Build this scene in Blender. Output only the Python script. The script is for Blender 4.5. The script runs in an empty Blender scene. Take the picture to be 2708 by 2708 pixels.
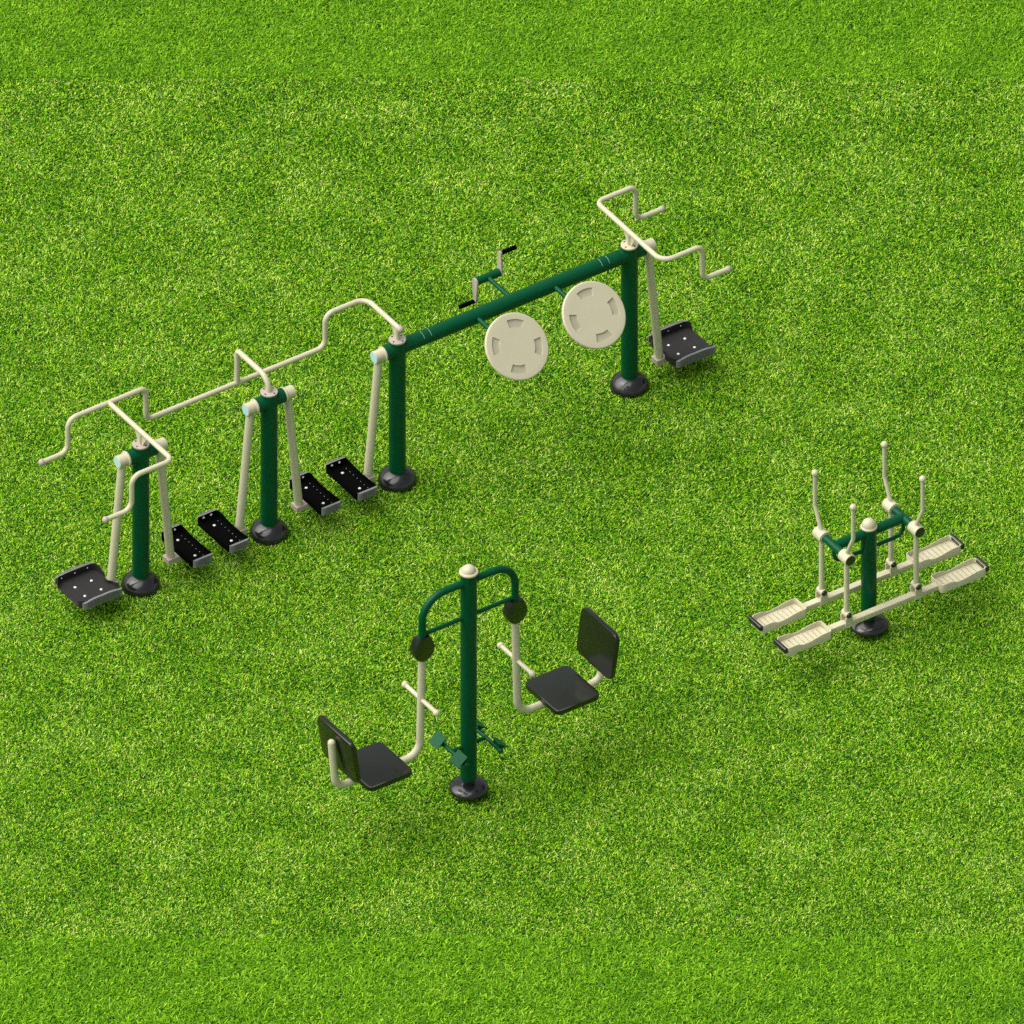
import bpy, bmesh, math, random
import numpy as np
from mathutils import Vector, Matrix

S = bpy.context.scene
COL = S.collection
K = 0.0025                      # one modelling unit = 2.5 mm
PI = math.pi

# ------------------------------------------------------------------ camera
AZ, EL = math.radians(33.95), math.radians(37.3)
w = Vector((-math.sin(AZ)*math.cos(EL), -math.cos(AZ)*math.cos(EL), math.sin(EL)))   # towards the camera
cd = bpy.data.cameras.new("camera"); cam = bpy.data.objects.new("camera", cd); COL.objects.link(cam)
cd.type = 'ORTHO'; cd.ortho_scale = 2708*K; cd.clip_start = 0.1; cd.clip_end = 200
aim = Vector((991.2*K, -285.5*K, 0))
cam.location = aim + w*18
cam.rotation_euler = (PI/2 - EL, 0, -AZ)
S.camera = cam

# ------------------------------------------------------------------ light
SUN_L = Vector((-0.4597, 0.2565, 0.848)).normalized()
world = bpy.data.worlds.new("World"); S.world = world; world.use_nodes = True
nt = world.node_tree; bg = nt.nodes['Background']
sky = nt.nodes.new('ShaderNodeTexSky'); sky.sky_type = 'NISHITA'; sky.sun_disc = False
sky.sun_elevation = math.asin(SUN_L.z); sky.sun_rotation = math.atan2(SUN_L.x, SUN_L.y)
sky.air_density = 0.7; sky.dust_density = 4.0; sky.ozone_density = 0.6
hs = nt.nodes.new('ShaderNodeHueSaturation'); hs.inputs['Saturation'].default_value = 0.35   # thin even cloud
nt.links.new(sky.outputs[0], hs.inputs['Color']); nt.links.new(hs.outputs[0], bg.inputs[0]); bg.inputs[1].default_value = 0.15
sd = bpy.data.lights.new("sun", 'SUN'); sd.energy = 3.0; sd.angle = math.radians(80); sd.color = (1.0, 0.955, 0.87)
sun = bpy.data.objects.new("sun", sd); COL.objects.link(sun)
sun.rotation_euler = SUN_L.to_track_quat('Z', 'Y').to_euler(); sun.location = aim + SUN_L*20
S.view_settings.view_transform = 'Standard'; S.view_settings.look = 'None'
S.view_settings.gamma = 1; S.view_settings.exposure = 0.0; S.view_settings.use_curve_mapping = False
S.cycles.use_denoising = False
S.cycles.max_bounces = 6; S.cycles.diffuse_bounces = 4

# ------------------------------------------------------------------ materials
def mat(name, col, rough=0.5, spec=0.5, grain=0.0, gscale=260, bump=0.0, metal=0.0):
    m = bpy.data.materials.new(name); m.use_nodes = True
    t = m.node_tree; b = t.nodes['Principled BSDF']
    b.inputs['Roughness'].default_value = rough
    b.inputs['Specular IOR Level'].default_value = spec
    b.inputs['Metallic'].default_value = metal
    g = t.nodes.new('ShaderNodeNewGeometry')
    n = t.nodes.new('ShaderNodeTexNoise'); n.inputs['Scale'].default_value = gscale; n.inputs['Detail'].default_value = 3
    t.links.new(g.outputs['Position'], n.inputs['Vector'])
    n2 = t.nodes.new('ShaderNodeTexNoise'); n2.inputs['Scale'].default_value = 7; n2.inputs['Detail'].default_value = 4
    t.links.new(g.outputs['Position'], n2.inputs['Vector'])
    ad = t.nodes.new('ShaderNodeMath'); ad.operation = 'ADD'
    t.links.new(n.outputs['Fac'], ad.inputs[0])
    ml = t.nodes.new('ShaderNodeMath'); ml.operation = 'MULTIPLY'; ml.inputs[1].default_value = 0.45
    t.links.new(n2.outputs['Fac'], ml.inputs[0]); t.links.new(ml.outputs[0], ad.inputs[1])
    r = t.nodes.new('ShaderNodeMapRange')
    r.inputs[1].default_value = 0.45; r.inputs[2].default_value = 1.0
    r.inputs[3].default_value = 1-grain; r.inputs[4].default_value = 1+grain
    t.links.new(ad.outputs[0], r.inputs[0])
    v = t.nodes.new('ShaderNodeVectorMath'); v.operation = 'SCALE'; v.inputs[0].default_value = col
    t.links.new(r.outputs[0], v.inputs['Scale']); t.links.new(v.outputs[0], b.inputs['Base Color'])
    if bump:
        bp = t.nodes.new('ShaderNodeBump'); bp.inputs['Strength'].default_value = bump; bp.inputs['Distance'].default_value = 0.001
        t.links.new(n.outputs['Fac'], bp.inputs['Height']); t.links.new(bp.outputs[0], b.inputs['Normal'])
    return m
M = dict(
    cream = mat('cream_paint', (0.595, 0.56, 0.385), 0.42, 0.4, 0.05),
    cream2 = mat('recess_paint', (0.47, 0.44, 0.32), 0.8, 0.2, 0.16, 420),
    green = mat('green_paint', (0.0002, 0.072, 0.026), 0.3, 0.2, 0.04),
    green2 = mat('light_green_paint', (0.006, 0.088, 0.032), 0.5, 0.2, 0.05),
    black = mat('black_gloss_plastic', (0.014, 0.014, 0.014), 0.17, 0.7, 0.02),
    pad = mat('black_seat_plastic', (0.011, 0.014, 0.007), 0.17, 0.6, 0.04, 500),
    cover = mat('dark_cover_plastic', (0.010, 0.012, 0.008), 0.22, 0.8, 0.02),
    tray = mat('charcoal_plastic', (0.018, 0.018, 0.017), 0.6, 0.4, 0.05),
    dull = mat('dull_black_rubber', (0.0016, 0.0016, 0.0016), 0.9, 0.05, 0.02),
    grey = mat('grey_rubber', (0.20, 0.205, 0.205), 0.7, 0.3, 0.05),
    bolt = mat('bolt_metal', (0.78, 0.77, 0.75), 0.3, 0.5, 0.02),
    pink = mat('bare_grey_primer', (0.46, 0.395, 0.33), 0.5, 0.4, 0.05),
    blue = mat('pale_blue_plastic', (0.44, 0.72, 0.73), 0.5, 0.3, 0.02),
    hole = mat('socket_dark', (0.01, 0.01, 0.01), 0.8, 0.1),
    seam = mat('seam_line', (0.002, 0.03, 0.014), 0.8, 0.1),
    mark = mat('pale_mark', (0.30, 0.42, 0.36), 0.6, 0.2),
)

# ------------------------------------------------------------------ mesh builder
class MB:
    def __init__(s): s.v = []; s.f = []
    def add(s, vs, fs):
        o = len(s.v); s.v += [tuple(v) for v in vs]; s.f += [tuple(i+o for i in f) for f in fs]
    def box(s, x0, x1, y0, y1, z0, z1, bev=0.0, seg=2, R=None):
        bm = bmesh.new(); bmesh.ops.create_cube(bm, size=1)
        for v in bm.verts:
            v.co = ((x0+x1)/2+v.co.x*(x1-x0), (y0+y1)/2+v.co.y*(y1-y0), (z0+z1)/2+v.co.z*(z1-z0))
        if bev: bmesh.ops.bevel(bm, geom=bm.edges[:], offset=bev, segments=seg, profile=0.5, affect='EDGES')
        s.bm(bm, R)
    def bm(s, bm, R=None):
        bm.verts.ensure_lookup_table(); bm.verts.index_update()
        s.add([(R @ v.co) if R else v.co.copy() for v in bm.verts], [[v.index for v in f.verts] for f in bm.faces]); bm.free()
    def tube(s, pts, r, n=20, rads=None, cap0='flat', cap1='flat', r1=None):
        path = fillet([Vector(p) for p in pts], rads)
        N = len(path); rings = []
        t0 = (path[1]-path[0]).normalized()
        a = Vector((0, 0, 1)) if abs(t0.z) < 0.9 else Vector((1, 0, 0))
        u = t0.cross(a).normalized()
        for i, p in enumerate(path):
            if i == 0: t = t0
            elif i == N-1: t = (path[-1]-path[-2]).normalized()
            else: t = ((path[i+1]-p).normalized()+(p-path[i-1]).normalized()).normalized()
            u = (u - t*u.dot(t)).normalized(); vv = t.cross(u)
            rr = r if r1 is None else r+(r1-r)*i/(N-1)
            rings.append((p, t, u.copy(), vv, rr))
        def ring(c, u, vv, rr): return [c+u*math.cos(2*PI*k/n)*rr+vv*math.sin(2*PI*k/n)*rr for k in range(n)]
        R = []
        p, t, u, vv, rr = rings[0]
        if cap0 == 'round':
            for q in range(5, 0, -1): R.append(ring(p-t*rr*math.sin(PI/2*q/5.2), u, vv, rr*math.cos(PI/2*q/5.2)))
        for g in rings: R.append(ring(g[0], g[2], g[3], g[4]))
        p, t, u, vv, rr = rings[-1]
        if cap1 == 'round':
            for q in range(1, 6): R.append(ring(p+t*rr*math.sin(PI/2*q/5.2), u, vv, rr*math.cos(PI/2*q/5.2)))
        vs = [x for rg in R for x in rg]; fs = []
        for i in range(len(R)-1):
            for k in range(n):
                fs.append((i*n+k, i*n+(k+1) % n, (i+1)*n+(k+1) % n, (i+1)*n+k))
        fs.append(tuple(range(n))[::-1]); fs.append(tuple((len(R)-1)*n+k for k in range(n)))
        s.add(vs, fs)
    def lathe(s, prof, c=(0, 0, 0), axis=(0, 0, 1), n=40):
        ax = Vector(axis).normalized(); q = ax.to_track_quat('Z', 'Y').to_matrix(); c = Vector(c)
        vs = []; fs = []; idx = []
        for (r, h) in prof:
            if r < 1e-6: idx.append([len(vs)]); vs.append(c+q @ Vector((0, 0, h)))
            else:
                idx.append(list(range(len(vs), len(vs)+n)))
                vs += [c+q @ Vector((r*math.cos(2*PI*k/n), r*math.sin(2*PI*k/n), h)) for k in range(n)]
        for a, b in zip(idx, idx[1:]):
            for k in range(n):
                k2 = (k+1) % n
                if len(a) == 1 and len(b) == 1: continue
                if len(a) == 1: fs.append((a[0], b[k2], b[k]))
                elif len(b) == 1: fs.append((a[k], a[k2], b[0]))
                else: fs.append((a[k], a[k2], b[k2], b[k]))
        s.add(vs, fs)
    def ball(s, c, r, n=24):
        s.lathe([(r*math.sin(PI*i/14), -r*math.cos(PI*i/14)) for i in range(15)], c, n=n)
    def prism(s, poly, z0, z1, R=None, bev=0.0, seg=3):
        bm = bmesh.new()
        b0 = [bm.verts.new((x, y, z0)) for x, y in poly]; b1 = [bm.verts.new((x, y, z1)) for x, y in poly]
        n = len(poly)
        f0 = bm.faces.new(b0[::-1]); f1 = bm.faces.new(b1)
        for i in range(n): bm.faces.new((b0[i], b0[(i+1) % n], b1[(i+1) % n], b1[i]))
        if bev:
            ed = list(set(list(f0.edges)+list(f1.edges)))
            bmesh.ops.bevel(bm, geom=ed, offset=bev, segments=seg, profile=0.5, affect='EDGES')
        s.bm(bm, R)
    def build(s, name, m, parent=None, loc=(0, 0, 0), rot=(0, 0, 0), flat=False, ang=35, label=None):
        me = bpy.data.meshes.new(name)
        me.from_pydata([(x*K, y*K, z*K) for x, y, z in s.v], [], s.f)
        me.validate(); me.update()
        bm = bmesh.new(); bm.from_mesh(me); bmesh.ops.recalc_face_normals(bm, faces=bm.faces[:]); bm.to_mesh(me); bm.free()
        me.materials.append(M[m])
        if not flat:
            me.shade_smooth(); me.set_sharp_from_angle(angle=math.radians(ang))
        o = bpy.data.objects.new(name, me); COL.objects.link(o)
        if parent: o.parent = parent
        o.location = [c*K for c in loc]; o.rotation_euler = rot
        if label: o['label'] = label
        return o

def fillet(P, rads):
    if rads is None: rads = 0
    out = [P[0]]
    for i in range(1, len(P)-1):
        r = rads if not isinstance(rads, (list, tuple)) else rads[i-1]
        a = (P[i-1]-P[i]).normalized(); b = (P[i+1]-P[i]).normalized()
        th = a.angle(b)
        if r <= 0 or th > PI-0.01: out.append(P[i]); continue
        d = r/math.tan(th/2)
        c = P[i]+(a+b).normalized()*(r/math.sin(th/2))
        s0 = P[i]+a*d-c; s1 = P[i]+b*d-c
        tot = s0.angle(s1); n = max(6, int(tot/0.13)); ax = s0.cross(s1).normalized()
        for k in range(n+1): out.append(c+Matrix.Rotation(tot*k/n, 3, ax) @ s0)
    out.append(P[-1]); return out

def rrect(A, B, c, n=7):
    P = []
    for cx, cy, a0 in ((A-c, B-c, 0), (-A+c, B-c, 90), (-A+c, -B+c, 180), (A-c, -B+c, 270)):
        for k in range(n+1):
            a = math.radians(a0+90*k/n); P.append((cx+c*math.cos(a), cy+c*math.sin(a)))
    return P

def thing(name, label, cat, loc):
    o = bpy.data.objects.new(name, None); COL.objects.link(o); o.empty_display_size = 0.2
    o.location = [c*K for c in loc]; o['label'] = label; o['category'] = cat
    return o

GZ = -8                         # level of the soil under the blades (2 cm below the blade tips)

# ------------------------------------------------------------------ ground
def ground():
    me = bpy.data.meshes.new('ground'); L = 120
    me.from_pydata([(-L, -L, 0), (L, -L, 0), (L, L, 0), (-L, L, 0)], [], [(0, 1, 2, 3)])
    o = bpy.data.objects.new('ground', me); COL.objects.link(o); o.location = (aim.x, aim.y, GZ*K); o['kind'] = 'structure'
    m = bpy.data.materials.new('soil_and_thatch'); m.use_nodes = True; t = m.node_tree; b = t.nodes['Principled BSDF']
    g = t.nodes.new('ShaderNodeNewGeometry'); n = t.nodes.new('ShaderNodeTexNoise'); n.inputs['Scale'].default_value = 90; n.inputs['Detail'].default_value = 4
    t.links.new(g.outputs['Position'], n.inputs['Vector'])
    r = t.nodes.new('ShaderNodeValToRGB'); e = r.color_ramp.elements
    e[0].position = 0.35; e[0].color = (0.004, 0.014, 0.003, 1); e[1].position = 0.7; e[1].color = (0.015, 0.05, 0.005, 1)
    t.links.new(n.outputs['Fac'], r.inputs[0]); t.links.new(r.outputs[0], b.inputs['Base Color']); b.inputs['Roughness'].default_value = 0.9
    me.materials.append(m)
ground()

def grass_mat(name, stops, sat=1.0):
    m = bpy.data.materials.new(name); m.use_nodes = True; t = m.node_tree; b = t.nodes['Principled BSDF']
    at = t.nodes.new('ShaderNodeAttribute'); at.attribute_name = 'shade'
    g = t.nodes.new('ShaderNodeNewGeometry')
    n = t.nodes.new('ShaderNodeTexNoise'); n.inputs['Scale'].default_value = 2.2; n.inputs['Detail'].default_value = 5; n.inputs['Roughness'].default_value = 0.62
    t.links.new(g.outputs['Position'], n.inputs['Vector'])
    mr = t.nodes.new('ShaderNodeMapRange'); mr.inputs[1].default_value = 0.25; mr.inputs[2].default_value = 0.75
    mr.inputs[3].default_value = -0.13; mr.inputs[4].default_value = 0.11
    t.links.new(n.outputs['Fac'], mr.inputs[0])
    ad = t.nodes.new('ShaderNodeMath'); ad.operation = 'ADD'; ad.use_clamp = True
    t.links.new(at.outputs['Fac'], ad.inputs[0]); t.links.new(mr.outputs[0], ad.inputs[1])
    r = t.nodes.new('ShaderNodeValToRGB'); cr = r.color_ramp
    while len(cr.elements) < len(stops): cr.elements.new(0.5)
    for e, (p, c) in zip(cr.elements, stops): e.position = p; e.color = (*c, 1)
    t.links.new(ad.outputs[0], r.inputs[0]); t.links.new(r.outputs[0], b.inputs['Base Color'])
    b.inputs['Roughness'].default_value = 0.55; b.inputs['Specular IOR Level'].default_value = 0.12
    tr = t.nodes.new('ShaderNodeBsdfTranslucent'); t.links.new(r.outputs[0], tr.inputs[0])
    mx = t.nodes.new('ShaderNodeMixShader'); mx.inputs[0].default_value = 0.12
    t.links.new(b.outputs[0], mx.inputs[1]); t.links.new(tr.outputs[0], mx.inputs[2])
    t.links.new(mx.outputs[0], t.nodes['Material Output'].inputs[0])
    return m

def blade_tile(name, T, nb, L0, L1, W0, W1, seed, lean=(0.5, 1.35), sb=(0.85, 0.95)):  # default sb favours dark and pale blades, painting in contrast lost to soft sun
    rg = np.random.default_rng(seed)
    x = rg.uniform(-T/2, T/2, nb); y = rg.uniform(-T/2, T/2, nb)
    az = rg.uniform(0, 2*PI, nb); L = rg.uniform(L0, L1, nb); W = rg.uniform(W0, W1, nb)
    le = rg.uniform(lean[0], lean[1], nb)              # lean from vertical, radians
    le2 = np.clip(le+rg.uniform(0.1, 0.7, nb), 0, 1.75)
    z0 = rg.uniform(-0.001, 0.004, nb)
    d = np.stack([np.cos(az), np.sin(az)], 1); yaw = az+PI/2+rg.normal(0, 0.5, nb)
    s = np.stack([np.cos(yaw), np.sin(yaw)], 1)
    def P(cx, cy, cz, side, k):
        return np.stack([cx+side*s[:, 0]*W*k, cy+side*s[:, 1]*W*k, cz], 1)
    x1 = x+d[:, 0]*np.sin(le)*L*.55; y1 = y+d[:, 1]*np.sin(le)*L*.55; z1 = z0+np.cos(le)*L*.55
    x2 = x1+d[:, 0]*np.sin(le2)*L*.45; y2 = y1+d[:, 1]*np.sin(le2)*L*.45; z2 = np.maximum(z1+np.cos(le2)*L*.45, 0.002)
    V = np.stack([P(x, y, z0, -1, .4), P(x, y, z0, 1, .4), P(x1, y1, z1, 1, .5), P(x1, y1, z1, -1, .5), P(x2, y2, z2, 1, .12), P(x2, y2, z2, -1, .12)], 1).reshape(-1, 3)
    me = bpy.data.meshes.new(name)
    me.vertices.add(nb*6); me.vertices.foreach_set('co', V.astype(np.float32).ravel())
    b = (np.arange(nb)*6)[:, None]
    F = np.concatenate([b+np.array([[0, 1, 2, 3]]), b+np.array([[3, 2, 4, 5]])], 1).reshape(-1, 4)
    nf = len(F)
    me.loops.add(nf*4); me.loops.foreach_set('vertex_index', F.astype(np.int32).ravel())
    me.polygons.add(nf); me.polygons.foreach_set('loop_start', (np.arange(nf)*4).astype(np.int32))
    sh = np.clip(rg.beta(*sb, nb), 0, 1)
    at = me.attributes.new('shade', 'FLOAT', 'POINT'); at.data.foreach_set('value', np.repeat(sh, 6).astype(np.float32))
    me.update(calc_edges=True); me.validate()
    return me

def tiler(name, me, m, T, nx, ny, cx, cy, label):
    """one object of grass: its mesh is one square of blades, laid out as a field by geometry nodes"""
    me.materials.append(m)
    o = bpy.data.objects.new(name, me); COL.objects.link(o)
    f = Vector((math.sin(AZ), math.cos(AZ))); r = Vector((math.cos(AZ), -math.sin(AZ)))
    o.location = (aim.x+r.x*cx+f.x*cy, aim.y+r.y*cx+f.y*cy, GZ*K); o.rotation_euler = (0, 0, -AZ)
    ng = bpy.data.node_groups.new(name+'_layout', 'GeometryNodeTree')
    ng.interface.new_socket('Geometry', in_out='INPUT', socket_type='NodeSocketGeometry')
    ng.interface.new_socket('Geometry', in_out='OUTPUT', socket_type='NodeSocketGeometry')
    N = ng.nodes; gi = N.new('NodeGroupInput'); go = N.new('NodeGroupOutput')
    gr = N.new('GeometryNodeMeshGrid'); gr.inputs['Vertices X'].default_value = nx; gr.inputs['Vertices Y'].default_value = ny
    gr.inputs['Size X'].default_value = T*(nx-1); gr.inputs['Size Y'].default_value = T*(ny-1)
    ip = N.new('GeometryNodeInstanceOnPoints')
    rv = N.new('FunctionNodeRandomValue'); rv.data_type = 'INT'
    ii = [s for s in rv.inputs if s.enabled and s.name in ('Min', 'Max')]
    for s_ in rv.inputs:
        if s_.type == 'INT' and s_.name == 'Min': s_.default_value = 0
        if s_.type == 'INT' and s_.name == 'Max': s_.default_value = 3
    ro = [s_ for s_ in rv.outputs if s_.type == 'INT'][0]
    mu = N.new('ShaderNodeMath'); mu.operation = 'MULTIPLY'; mu.inputs[1].default_value = PI/2
    cb = N.new('ShaderNodeCombineXYZ')
    ng.links.new(ro, mu.inputs[0]); ng.links.new(mu.outputs[0], cb.inputs['Z'])
    ng.links.new(gr.outputs['Mesh'], ip.inputs['Points']); ng.links.new(gi.outputs[0], ip.inputs['Instance'])
    ng.links.new(cb.outputs[0], ip.inputs['Rotation']); ng.links.new(ip.outputs[0], go.inputs[0])
    md = o.modifiers.new('layout', 'NODES'); md.node_group = ng
    o['kind'] = 'stuff'; o['label'] = label
    return o

FINE = [(0.0, (0.006, 0.040, 0.003)), (0.22, (0.028, 0.15, 0.005)), (0.45, (0.10, 0.37, 0.004)), (0.68, (0.28, 0.63, 0.008)), (0.88, (0.55, 0.82, 0.035)), (1.0, (0.85, 0.94, 0.26))]
SOFT = [(0.0, (0.045, 0.16, 0.006)), (0.35, (0.11, 0.32, 0.008)), (0.6, (0.20, 0.47, 0.008)), (0.85, (0.38, 0.68, 0.022)), (1.0, (0.55, 0.80, 0.07))]
mf = grass_mat('fine_grass', FINE); ms = grass_mat('coarse_grass', SOFT)
D0, D1 = -4.633, 4.736          # the near and far edge of the fine turf, metres from the middle
T = (D1-D0)/9
tiler('grass', blade_tile('grass', T, 33000, 0.016, 0.034, 0.0034, 0.0062, 3), mf, T, 11, 9, 0, (D0+D1)/2, 'short bright green turf of fine curled blades')
tiler('coarse_grass', blade_tile('coarse_grass', T, 21000, 0.022, 0.042, 0.0045, 0.0078, 5, sb=(2, 2)), ms, T, 11, 3, 0, D1+1.5*T, 'softer, slightly coarser turf along the far edge')
tiler('coarse_grass', blade_tile('coarse_grass', T, 15000, 0.028, 0.050, 0.0058, 0.0095, 8, sb=(2, 2)), ms, T, 11, 3, 0, D0-1.5*T, 'softer, coarser turf along the near edge')

# ------------------------------------------------------------------ shared pieces
def dome_base(parent, loc, raised):
    b = MB()
    if raised:       # a flattened ball with a short neck
        p = [(20, GZ+1)] + [(52*math.cos(a), 19+19*math.sin(a)) for a in [math.radians(d) for d in range(-72, 72, 6)]]
        p += [(17, 38), (17, 50), (0, 50)]
    else:
        p = [(52.4, GZ+1)] + [(52.4*math.cos(a), 38*math.sin(a)) for a in [math.radians(d) for d in range(0, 89, 5)]] + [(0, 38)]
    b.lathe([(0, GZ+1)]+p, n=64)
    return b.build('base_dome', 'black', parent, loc, ang=50)

# ================================================================== 1. the long row of walkers, wheels and crank
row = thing('exercise_frame', 'long frame of four green posts with cream handlebars, swinging footplates, two round discs', 'outdoor gym', (0, 0, 0))
PX = [0.0, 408.9, 817.8, 1557.8]
post0 = None
for i, px in enumerate(PX):
    b = MB(); b.tube([(0, 0, 30), (0, 0, 465)], 22.9, 24); po = b.build('post', 'green', row, (px, 0, 0), flat=True)
    dome_base(po, (0, 0, 0), False)
    b = MB(); b.lathe([(0, 464.5), (22.2, 464.5), (23.2, 465), (23.2, 468.6), (22.6, 469.2), (0, 469.2)], n=40)
    fl = b.build('top_flange', 'cream' if i == 3 else 'pink', row, (px, 0, 0))
    for a in (20, 110, 200, 290):
        b = MB(); b.lathe([(0, 469), (2.3, 469), (2.3, 470), (1.7, 470.2), (0, 470.2)], (17*math.cos(math.radians(a)), 17*math.sin(math.radians(a)), 0), n=10)
        b.build('bolt', 'hole', fl)
    if i < 2:
        b = MB(); b.tube([(-44, 0, 438), (44, 0, 438)], 20.5, 32); b.build('pivot_tube', 'green', row, (px, 0, 0))
b = MB(); b.tube([(817.8-44, 0, 438.5), (1557.8+44, 0, 438.5)], 21, 28); beam = b.build('crossbeam', 'green', row, flat=False, ang=20)
def ring_arc(c, r, a0, a1, wd, th=0.35):
    bm = MB(); n = 30; vs = []; fs = []
    for k in range(n+1):
        a = math.radians(a0+(a1-a0)*k/n)
        for (x, rr) in ((-wd/2, r-0.5), (-wd/2, r+th), (wd/2, r+th), (wd/2, r-0.5)):
            vs.append((c[0]+x, c[1]+rr*math.cos(a), c[2]+rr*math.sin(a)))
    for k in range(n):
        for j in range(4): fs.append((k*4+j, k*4+(j+1) % 4, (k+1)*4+(j+1) % 4, (k+1)*4+j))
    fs += [(0, 3, 2, 1), (n*4, n*4+1, n*4+2, n*4+3)]
    bm.add(vs, fs); return bm
for x in (817.8+38, 1557.8-38): ring_arc((x, 0, 438.5), 21, 0, 359.9, 0.9).build('sleeve_seam', 'seam', beam)
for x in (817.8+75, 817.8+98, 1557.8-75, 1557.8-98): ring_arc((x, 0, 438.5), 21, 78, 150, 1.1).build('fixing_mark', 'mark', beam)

# ---- footplates
def guard(A, y, s, z0, z1, wave, parent, xc):
    """ribbed rubber strip along the short side of a footplate; s = outward direction in y"""
    b = MB(); n = 36; L = 2*A-6
    def top(x): return z1 + wave*math.cos(2*PI*x/(2*A)*1.0) - (wave if wave else 0)*0.4*math.cos(4*PI*x/(2*A))
    vs = []; fs = []
    for k in range(n+1):
        x = -A+3+L*k/n; e = max(0, abs(x)-(A-10))/7; o = s*(5-4.0*e*e)
        vs += [(xc+x, y-s*1.3, z0), (xc+x, y+o, z0), (xc+x, y+o, top(x)), (xc+x, y-s*1.3, top(x))]
    for k in range(n):
        for j in range(4): fs.append((k*4+j, k*4+(j+1) % 4, (k+1)*4+(j+1) % 4, (k+1)*4+j))
    fs += [(0, 3, 2, 1), (n*4, n*4+1, n*4+2, n*4+3)]
    b.add(vs, fs)
    q = int((L-22)/3.1)
    for k in range(q+1):
        x = -L/2+11+(L-22)*k/q
        b.box(xc+x-0.75, xc+x+0.75, y+s*3.6, y+s*6.6, z0+0.6, top(x)+1.4)
    b.build('rubber_guard', 'grey', parent, ang=30)

def footplate(px, side, big):
    if big: A, B, C, xc = 65, 66, 20, side*167
    else: A, B, C, xc = 33, 76, 7, side*146.5
    z0 = 55.2; lx = side*95
    out = []
    P = rrect(A, B, C, 8); Q = []
    for i in range(len(P)):           # densify the outline
        p, q = P[i], P[(i+1) % len(P)]; d = math.hypot(q[0]-p[0], q[1]-p[1]); m = max(1, int(d/4))
        for k in range(m): Q.append((p[0]+(q[0]-p[0])*k/m+xc, p[1]+(q[1]-p[1])*k/m))
    if big:                            # notch round the leg
        Q2 = []
        for x, y in Q:
            d = math.hypot(x-lx, y)
            if d < 17: x, y = lx+(x-lx)/d*17 if d else lx+side*17, y/d*17
            if side*(x-lx) < 0: x = lx+side*1.5
            Q2.append((x, y))
        Q = Q2
    def h(x, y):
        inner = -side*(x-xc)
        if big:
            if abs(y) > B-10: return 23
            if side*(x-xc) > A-22: return 22 if abs(y) > B-19 else 1.2
            return 11+11*min(1, max(0, (abs(y)-16)/30))**1.3
        if abs(y) > B-12: return 21
        return 16+5*(abs(y)/(B-12))**2 if abs(x-xc) > A-8 else 21
    th = 1.6; n = len(Q); b = MB()
    b.prism(Q, z0, z0+2.5)
    vs = []; fs = []
    for i, (x, y) in enumerate(Q):
        dx, dy = xc-x, -y; L = math.hypot(dx, dy); ix, iy = x+dx/L*th, y+dy/L*th
        hh = h(x, y)
        vs += [(x, y, z0+1), (x, y, z0+hh), (ix, iy, z0+hh), (ix, iy, z0+1)]
    for i in range(n):
        j = (i+1) % n
        for k in range(3): fs.append((i*4+k, j*4+k, j*4+k+1, i*4+k+1))
    b.add(vs, fs)
    if big:   # raised ribs of the tread, leaving an oval free
        for k in range(-9, 10):
            x = k*6.2
            segs = [(-B+22, B-22)]
            ox, oy = -side*0+(-22 if side < 0 else 22), 0
            dd = 1-((x-ox)/15)**2
            if dd > 0:
                q = 26*math.sqrt(dd); segs = [(-B+22, oy-q), (oy+q, B-22)]
            if k in (-7, -6, 6, 7): segs = [(-B+26, -18), (14, B-26)]
            for y0, y1 in segs:
                if y1-y0 > 4: b.box(xc+x-0.5, xc+x+0.5, y0, y1, z0+2.4, z0+3.0)
        n2 = 36
        for rr in (15.0,):
            vs = []; fs = []
            for k in range(n2):
                a = 2*PI*k/n2
                for q, zz in ((0, 2.4), (0, 3.1), (1.0, 3.1), (1.0, 2.4)):
                    vs.append((xc+ox+(rr-q-0.5)*math.cos(a), (24-q)*math.sin(a), z0+zz))
            for k in range(n2):
                for j in range(4): fs.append((k*4+j, k*4+(j+1) % 4, ((k+1) % n2)*4+(j+1) % 4, ((k+1) % n2)*4+j))
            b.add(vs, fs)
    fp = b.build('footplate', 'tray' if big else 'dull', row, (px, 0, 0), ang=30)
    for s in (1, -1): guard(A, s*B, s, z0, z0+(24 if big else 22.5), 2.2 if big else 0, fp, xc)
    def stud(x, y, z, r, axis=(0, 0, 1), hgt=0.55):
        c = MB(); c.lathe([(r, -0.6)]+[(r*math.cos(a), r*hgt*math.sin(a)) for a in [math.radians(d) for d in (0, 20, 40, 60, 75)]]+[(0, r*hgt)], (x, y, z), axis, 16)
        c.build('bolt', 'bolt', fp)
    zf = z0+2.5
    if big:
        for sx in (-26, 26):
            for sy in (-22, 24): stud(xc+sx, sy, zf, 4.2)
        for sx in (-42, 0, 40): stud(xc+sx, B-1.8, zf+11, 2.2, (0, -1, 0))
    else:
        for sy in (-38, 43): stud(xc+1, sy, zf, 4.2)
        for sx in (-12, 12): stud(xc+sx, B-1.8, zf+11, 3.6, (0, -1, 0.3), 0.5)
    pts = [(xc+20, 54-17*k) for k in range(7)] if not big else [(xc+dx, dy) for dy in (38, -44) for dx in range(-48, 50, 12)]
    for x, y in pts:                   # solid dots as pin holes: light through them painted pale, dark on big plates
        c = MB(); c.lathe([(1.1, zf-0.3), (1.1, zf+0.25), (0, zf+0.3)], (x, y, 0), n=8)
        c.build('painted_pin_hole', 'mark' if not big else 'hole', fp)

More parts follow.
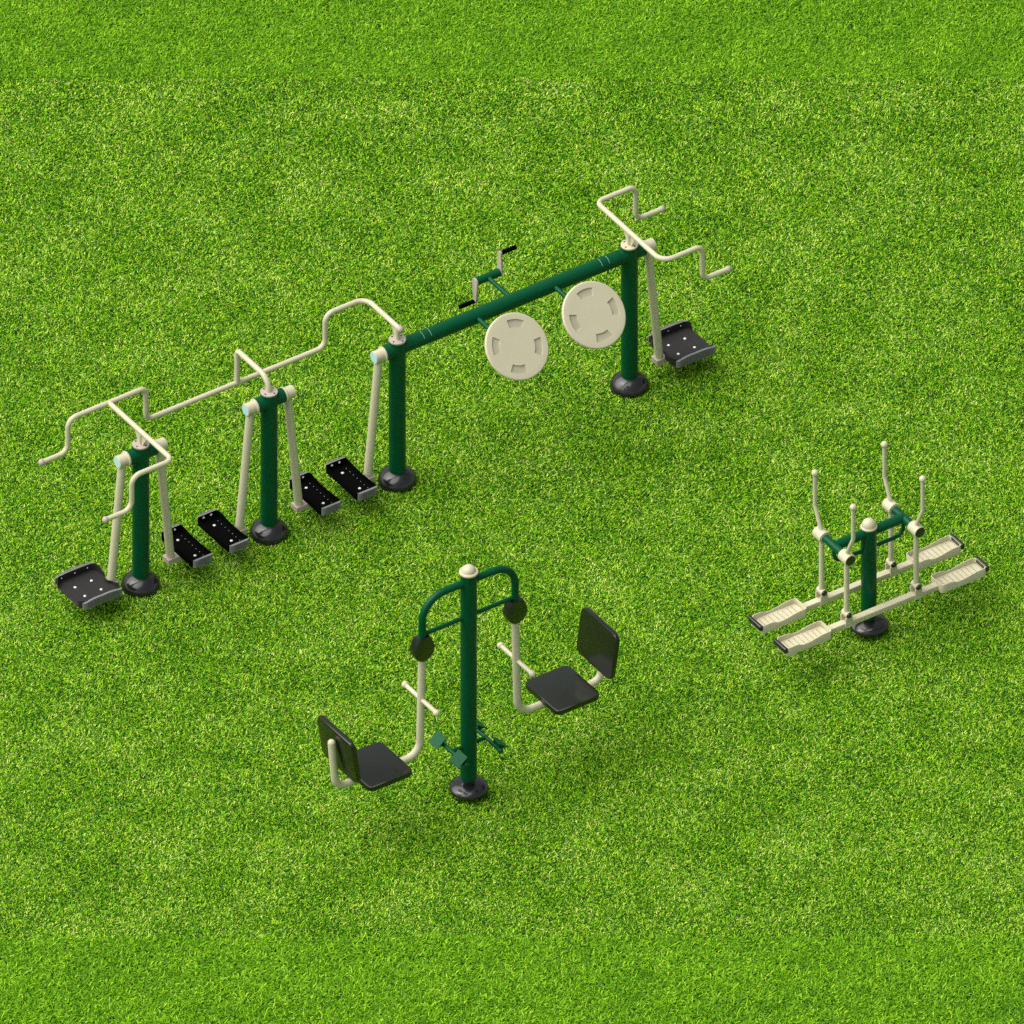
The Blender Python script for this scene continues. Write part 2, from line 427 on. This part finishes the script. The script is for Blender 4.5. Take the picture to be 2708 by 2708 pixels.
def swing(px, side, big):
    s = side
    b = MB(); b.tube([(s*58.5, 0, 438), (s*94.5, 0, 54)], 11.6, 16); arm = b.build('swing_arm', 'cream', row, (px, 0, 0), flat=True)
    b = MB()
    b.lathe([(0, 0), (21.2, 0), (21.6, 0.6), (21.6, 4.2), (21, 5), (17.4, 5.2), (17.4, 31.6), (16.8, 32.4), (15.6, 32.4), (15.4, 31.8), (0, 31.8)], (s*43.5, 0, 438), (s, 0, 0), n=40)
    b.build('hub', 'cream', arm)
    b = MB(); b.lathe([(0, 31.9), (15.2, 31.9), (15.0, 32.6), (0, 33.0)], (s*43.5, 0, 438), (s, 0, 0), n=36); b.build('hub_cap', 'blue', arm)
    x0, x1 = (79, 150) if not big else (79, 222)
    b = MB(); b.box(min(s*x0, s*x1), max(s*x0, s*x1), -15, 15, 39.5, 55, 0.5, 1); b.build('foot_bracket', 'pink', arm)
    footplate(px, side, big)
swing(PX[0], -1, True); swing(PX[0], 1, False); swing(PX[1], -1, False); swing(PX[1], 1, False)
swing(PX[2], -1, False); swing(PX[3], 1, True)

# ---- handlebars
def end_ball(parent, c, d, r=9.6):
    b = MB(); ax = Vector(d)
    b.lathe([(0, -5), (8.0, -5), (8.8, -4)]+[(r*math.cos(a), r*math.sin(a)) for a in [math.radians(q) for q in range(-20, 90, 10)]]+[(0, r)], c, ax, 26)
    b.build('end_cap', 'pink', parent)
def stem(parent, x, ztop=508, back_only=False):
    b = MB(); b.tube([(x, 0, 469), (x, 0, ztop)], 6.6, 18); b.build('stem', 'cream', parent)
    for s in ((1,) if back_only else (1, -1)):
        c = MB(); R = Matrix(((0, 0, 1), (1, 0, 0), (0, 1, 0)))
        c.prism([(s*5, 469), (s*10, 469), (s*30, ztop-5), (s*5, ztop-5)], x-1.4, x+1.4, R, 0)
        c.build('gusset', 'cream', parent)
r = 7.2; YB, YF, ZT, ZL = 151, -151, 509.5, 402
b = MB(); b.tube([(0, YB, ZT), (0, YF, ZT), (-130.8, YF, ZT), (-130.8, YF, ZL), (-212, YF, ZL)], r, 20, [22, 28, 28])
h1 = b.build('handlebar', 'cream', row); end_ball(h1, (-214, YF, ZL), (-1, 0, 0)); stem(h1, 0)
b = MB(); b.tube([(-212, YB, ZL), (-130.8, YB, ZL), (-130.8, YB, ZT), (118, YB, ZT), (118, YB, ZL), (689.3, YB, ZL), (689.3, YB, ZT), (817.8, YB, ZT), (817.8, -12, ZT)], r, 20, [28, 28, 20, 20, 26, 26, 34])
h2 = b.build('handrail', 'cream', row); end_ball(h2, (-214, YB, ZL), (-1, 0, 0)); end_ball(h2, (817.8, -14, ZT), (0, -1, 0)); stem(h2, 817.8, back_only=True)
b = MB(); b.tube([(408.9, 0, 469), (408.9, 0, ZT), (408.9, YB, ZT), (408.9, YB, ZL)], 7.6, 20, [40, 13]); b.build('handrail_bracket', 'cream', row)
x4 = PX[3]; Y4 = 157.5
b = MB(); b.tube([(x4+208, Y4, 397), (x4+126, Y4, 397), (x4+126, Y4, ZT), (x4, Y4, ZT), (x4, -Y4, ZT), (x4+126, -Y4, ZT), (x4+126, -Y4, 397), (x4+208, -Y4, 397)], r, 20, [24, 24, 22, 34, 22, 24])
h4 = b.build('handlebar', 'cream', row)
for s in (1, -1): end_ball(h4, (x4+209, s*Y4, 397), (1, 0, 0))
stem(h4, x4)

# ---- tilted discs
def disc(x, rot0):
    b = MB(); b.tube([(x, -12, 441), (x, -172, 441), (x, -186, 455)], 6.8, 20, [10]); st = b.build('disc_support', 'green', row)
    th = math.radians(46)
    N = Vector((0, -math.sin(th), math.cos(th))).normalized()
    e1 = Vector((1, 0, 0)); e2 = N.cross(e1)
    R = Matrix((e1, e2, N)).transposed()
    c = Vector((x, -202, 467))
    b = MB(); na = 144; rad = [0, 25, 51.5, 73.5, 87.5]
    slots = [rot0+90*q for q in range(4)]
    def low(ri, k):
        if ri != 2: return False
        a = 360*(k+0.5)/na
        return any(abs((a-s+180) % 360-180) < 20 for s in slots)
    H, Dp = 0.0, -4.0
    def pt(r, k, z): a = 2*PI*k/na; return c+R @ Vector((r*math.cos(a), r*math.sin(a), z))
    for ri in range(4):
        for k in range(na):
            if low(ri, k): continue
            if ri == 0: b.add([pt(0, 0, H), pt(25, k, H), pt(25, k+1, H)], [(0, 1, 2)])
            else: b.add([pt(rad[ri], k, H), pt(rad[ri+1], k, H), pt(rad[ri+1], k+1, H), pt(rad[ri], k+1, H)], [(0, 1, 2, 3)])
    for k in range(na):
        if low(2, k):
            for rr in (51.5, 73.5): b.add([pt(rr, k, H), pt(rr, k+1, H), pt(rr, k+1, Dp), pt(rr, k, Dp)], [(0, 1, 2, 3)])
            for kk, nb in ((k, k-1), (k+1, k+1)):
                if not low(2, nb % na): b.add([pt(51.5, kk, H), pt(73.5, kk, H), pt(73.5, kk, Dp), pt(51.5, kk, Dp)], [(0, 1, 2, 3)])
    prof = [(87.5, 0)]+[(87.5+4.4*math.sin(math.radians(a)), -4.4+4.4*math.cos(math.radians(a))) for a in range(15, 91, 15)]+[(91.9, -7), (90, -10), (0, -10)]
    q = MB()
    q.lathe(prof, (0, 0, 0), (0, 0, 1), na)
    b.add([c+R @ Vector(v) for v in q.v], q.f)
    d = b.build('round_disc', 'cream', row, ang=40)
    me = d.data; bm = bmesh.new(); bm.from_mesh(me); bmesh.ops.remove_doubles(bm, verts=bm.verts[:], dist=1e-5); bmesh.ops.recalc_face_normals(bm, faces=bm.faces[:]); bm.to_mesh(me); bm.free()
    me.set_sharp_from_angle(angle=math.radians(30))
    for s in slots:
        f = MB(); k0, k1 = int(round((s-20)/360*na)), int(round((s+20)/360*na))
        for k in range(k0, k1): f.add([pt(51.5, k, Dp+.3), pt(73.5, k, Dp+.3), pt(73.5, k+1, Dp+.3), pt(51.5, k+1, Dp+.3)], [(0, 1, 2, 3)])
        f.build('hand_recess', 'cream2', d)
    # back hub
    f = MB(); f.tube([c+N*-24, c+N*-9], 10, 20); f.build('disc_hub', 'green', d)
disc(1064.6, -20); disc(1310.5, 0)

# ---- hand crank
xc = 1187.5
b = MB(); b.tube([(xc-37, 122, 440), (xc+37, 122, 440)], 11.4, 28); cr = b.build('crank_hub', 'green', row)
b = MB(); b.tube([(xc, 14, 440), (xc, 114, 440)], 6.7, 20); b.build('support_tube', 'green', cr)
def crank(s):
    x0, dz = xc+s*37, s*62
    A = []; n = 18; R1, R2 = 12, 7.2
    for k in range(n+1):
        a = PI*k/n; A.append((122+R1*math.cos(a), 440-s*R1*math.sin(a)))
    for k in range(n+1):
        a = PI-PI*k/n; A.append((122+R2*math.cos(a), 440+dz+s*R2*math.sin(a)))
    R = Matrix(((0, 0, 1), (1, 0, 0), (0, 1, 0)))
    b = MB(); b.prism(A, min(x0, x0+s*4.5), max(x0, x0+s*4.5), R, 0.8, 2); b.build('crank_arm', 'pink', cr)
    b = MB(); b.tube([(x0+s*4, 122, 440+dz), (x0+s*8, 122, 440+dz)], 5.4, 18); b.build('grip_collar', 'pink', cr)
    b = MB(); b.tube([(x0+s*7, 122, 440+dz), (x0+s*49, 122, 440+dz)], 6.2, 18, cap1='round'); b.build('grip', 'dull', cr)
crank(1); crank(-1)

# ================================================================== 2. double pendulum seat
pen = thing('swing_seat_station', 'green pole station with two black plastic seats hanging on curved cream tubes', 'outdoor gym', (211.5, -1238.3, 0))
b = MB(); b.tube([(0, 0, 52), (0, 0, 733)], 22.1, 44); po = b.build('post', 'green', pen, ang=45)
b = MB(); b.lathe([(20, 45), (22.1, 52.1), (0, 52.2)], n=44)
dome_base(po, (0, 0, 0), True)
b = MB(); b.lathe([(0, 731), (24.2, 731), (25.8, 733), (26, 735.5), (25, 738), (22.5, 739), (20.5, 738.2)]+[(19.3*math.cos(a), 738+18*math.sin(a)) for a in [math.radians(q) for q in range(0, 90, 8)]]+[(0, 756)], n=44)
b.build('post_cap', 'cream', po, ang=50)
XP = 148
for s in (1, -1):
    b = MB(); b.tube([(s*12, 0, 704), (s*XP, 0, 704), (s*XP, 0, 574)], 10.3, 26, [70]); b.build('top_arm', 'green', pen)
    b = MB(); b.tube([(s*12, 0, 589), (s*(XP-3), 0, 589)], 6.1, 20); b.build('brace', 'green', pen)
    # cover of the pivot
    A = [(-17.5, 582), (17.5, 582), (24, 568), (30, 552)]
    for q in range(0, 181, 12):
        a = math.radians(q); A.append((31*math.cos(a), 543-34*math.sin(a)))
    A += [(-30, 552), (-24, 568)]
    R = Matrix(((1, 0, 0), (0, 0, 1), (0, 1, 0)))
    b = MB(); b.prism([(s*XP+x, z) for x, z in A], -13.5, 13.5, R, 0.6, 2); b.build('pivot_cover', 'cover', pen, ang=25)
    # hanging frame
    b = MB(); b.tube([(s*XP, 0, 543), (s*155.8, 0, 196), (s*424, 0, 196), (s*437, 0, 352)], 10.6, 26, [46, 38], cap1='round')
    fr = b.build('seat_frame', 'cream', pen)
    hx = s*152.5
    b = MB(); b.tube([(hx, -72, 378), (hx, 72, 378)], 6.3, 20); b.build('handle', 'cream', fr)
    for q in (1, -1):
        b = MB(); b.ball((hx, q*74.5, 378), 9.7); b.build('end_ball', 'cream', fr)
    b = MB(); b.prism([(x+s*298.5, y) for x, y in rrect(70, 80, 13, 7)], 206.5, 221.5, None, 4, 4); b.build('seat', 'pad', pen, ang=50)
    L = Matrix.Rotation(s*math.radians(8), 3, 'Y')
    poly = [(y, z) for y, z in rrect(82, 70, 14, 7)]
    R0 = Matrix(((0, 0, 1), (1, 0, 0), (0, 1, 0)))
    R4 = Matrix.Translation((s*413, 0, 322)) @ (L @ R0).to_4x4()
    b = MB(); b.prism(poly, -7, 7, R4, 4, 4); b.build('backrest', 'pad', pen, ang=50)
    # foot rest
    fx, fz = s*55, 161
    b = MB(); b.tube([(s*14, 0, 161), (fx, 0, fz)], 5.8, 18); b.tube([(fx, -66, fz), (fx, 66, fz)], 5.8, 18)
    ft = b.build('foot_rest', 'green', pen)
    for q in (1, -1):
        b = MB(); b.ball((fx, q*69, fz), 7.7); b.build('end_ball', 'green', ft)
        n = Vector((-0.0, 0, 1)); tl = math.radians(39.5)
        RR = Matrix.Translation((s*66, q*50, 172.5)) @ Matrix.Rotation(s*tl, 4, 'Y')
        b = MB(); b.box(-19.5, 19.5, -21.5, 21.5, -1.2, 1.2, 0.5, 1, RR); b.build('foot_pad', 'green2', ft)
        b = MB()
        P = [(-12, -1.3), (12, -1.3), (5, -14), (-5, -14)]
        Rb = Matrix(((1, 0, 0), (0, 0, 1), (0, 1, 0)))
        b.prism(P, -14, 14, RR @ Rb.to_4x4(), 0); b.build('pad_bracket', 'green', ft)

# ================================================================== 3. double cross walker
ell = thing('cross_walker_station', 'low green post station with four upright cream handles and two long cream pedal beams', 'outdoor gym', (1487.3, -1238.3, 0))
b = MB(); b.tube([(0, 0, 46), (0, 0, 342)], 21, 44); po = b.build('post', 'green', ell, ang=45)
dome_base(po, (0, 0, 0), True)
b = MB(); b.lathe([(0, 340), (21.5, 340), (22.4, 341.5), (22.4, 344.5), (21.5, 346), (19.6, 346.4)]+[(19.2*math.cos(a), 347+21*math.sin(a)) for a in [math.radians(q) for q in range(4, 90, 7)]]+[(0, 368)], n=44)
b.build('post_cap', 'cream', po, ang=50)
b = MB(); b.tube([(-108, 0, 325), (108, 0, 325)], 13.6, 28); b.build('crossbeam', 'green', ell)
for s in (1, -1):
    b = MB(); b.tube([(s*110.8, -45, 325), (s*110.8, 45, 325)], 11.6, 26); b.build('side_bar', 'green', ell)
    b = MB(); b.tube([(s*110.8, 0, 316), (s*110.8, 0, 271), (s*14, 0, 271)], 5.4, 18, [26]); b.build('curved_brace', 'green', ell)
for q in (1, -1):
    yb = q*59
    b = MB(); b.box(-176, 176, yb-10, yb+10, 99, 115, 1.5, 3); bmo = b.build('pedal_beam', 'cream', ell)
    for s in (1, -1):
        hx = s*110.8
        # swinging arm
        b = MB(); b.tube([(hx, yb, 312), (hx, yb, 146)], 7.3, 20)
        b.tube([(hx, yb, 336), (hx, yb+q*31.5, 404), (hx, yb+q*31.5, 506)], 5.6, 18, [22])
        arm = b.build('swing_arm', 'cream', ell)
        b = MB(); b.lathe([(0, 0), (11.8, 0), (11.8, 1.2), (16.6, 1.2), (17.3, 2), (17.3, 37.2), (16.6, 38), (15, 38), (14.6, 37.2), (0, 37.2)], (hx, q*41, 325), (0, q, 0), 40); b.build('hub', 'cream', arm)
        b = MB(); b.lathe([(0, 37.3), (14.4, 37.3), (14.2, 38.2), (0, 38.4)], (hx, q*41, 325), (0, q, 0), 32); b.build('hub_cap', 'cover', arm)
        b = MB(); b.ball((hx, yb+q*31.5, 511), 9.7); b.build('handle_ball', 'cream', arm)
        # hinge at the foot of the arm
        b = MB(); b.tube([(hx, yb-12.5, 139), (hx, yb+12.5, 139)], 9.6, 24)
        b.box(hx-10.8, hx+10.8, yb-13.5, yb-9.5, 100, 133, 0.6, 1); b.box(hx-10.8, hx+10.8, yb+9.5, yb+13.5, 100, 133, 0.6, 1)
        hb = b.build('hinge_bracket', 'cream', bmo)
        for e in (1, -1):
            b = MB(); b.lathe([(8.2, 0)]+[(8.2*math.cos(a), 6*math.sin(a)) for a in [math.radians(k) for k in range(5, 86, 10)]]+[(0, 6)], (hx, yb+e*12.6, 139), (0, e, 0), 22)
            b.build('pin_cap', 'black', bmo)
        # pedal tray, inner end at 175, outer end at 318
        PLn, W = 72, 28.5
        b = MB(); pc = s*246
        Pq = []
        P = rrect(PLn, W, 9, 5)
        for i in range(len(P)):
            p, p2 = P[i], P[(i+1) % len(P)]; d = math.hypot(p2[0]-p[0], p2[1]-p[1]); m = max(1, int(d/4))
            for k in range(m): Pq.append((p[0]+(p2[0]-p[0])*k/m, p[1]+(p2[1]-p[1])*k/m))
        def sm(a, b_, x): t = max(0, min(1, (x-a)/(b_-a))); return t*t*(3-2*t)
        def hh(x):      # rim height: a long shallow dip towards the -x end
            u = (x+PLn)/(2*PLn)
            return 25-7.5*sm(0.20, 0.38, u)*(1-sm(0.42, 0.85, u))
        vs = []; fs = []; th = 2.2; zb = 101.0
        for (x, y) in Pq:
            L_ = 1.0
            ix = x*(1-th/PLn); iy = y*(1-th*1.0/W)
            hz = hh(x)
            vs += [(pc+x, yb+y, zb-1), (pc+x, yb+y, zb+hz-0.8), (pc+x*.993, yb+y*.985, zb+hz), (pc+ix*1.004, yb+iy*1.01, zb+hz), (pc+ix, yb+iy, zb+hz-0.8), (pc+ix, yb+iy, zb+6)]
        n = len(Pq)
        for i in range(n):
            j = (i+1) % n
            for k in range(5): fs.append((i*6+k, j*6+k, j*6+k+1, i*6+k+1))
        b.add(vs, fs)
        b.prism([(pc+x*.97, yb+y*.93) for x, y in P], zb-1, zb+7.4)
        # tread slabs leaving seven thin grooves
        gx = [pc-52+k*14.6 for k in range(8)]
        b.box(pc-66, pc+66, yb+19, yb+26.4, zb+7.2, zb+10.4); b.box(pc-66, pc+66, yb-26.4, yb-19, zb+7.2, zb+10.4)
        ed = [pc-66]+[v for g in gx for v in (g-1.1, g+1.1)]+[pc+66]
        for k in range(0, len(ed), 2): b.box(ed[k], ed[k+1], yb-19, yb+19, zb+7.2, zb+10.4)
        pd = b.build('pedal', 'cream', ell, ang=40)
        xa, xb = sorted((s*(246+PLn-2.5), s*(246+PLn+9)))
        b = MB(); b.box(xa, xb, yb-W-1.2, yb+W+1.2, 111, 128, 4.5, 4)
        b.build('end_bumper', 'black', pd)
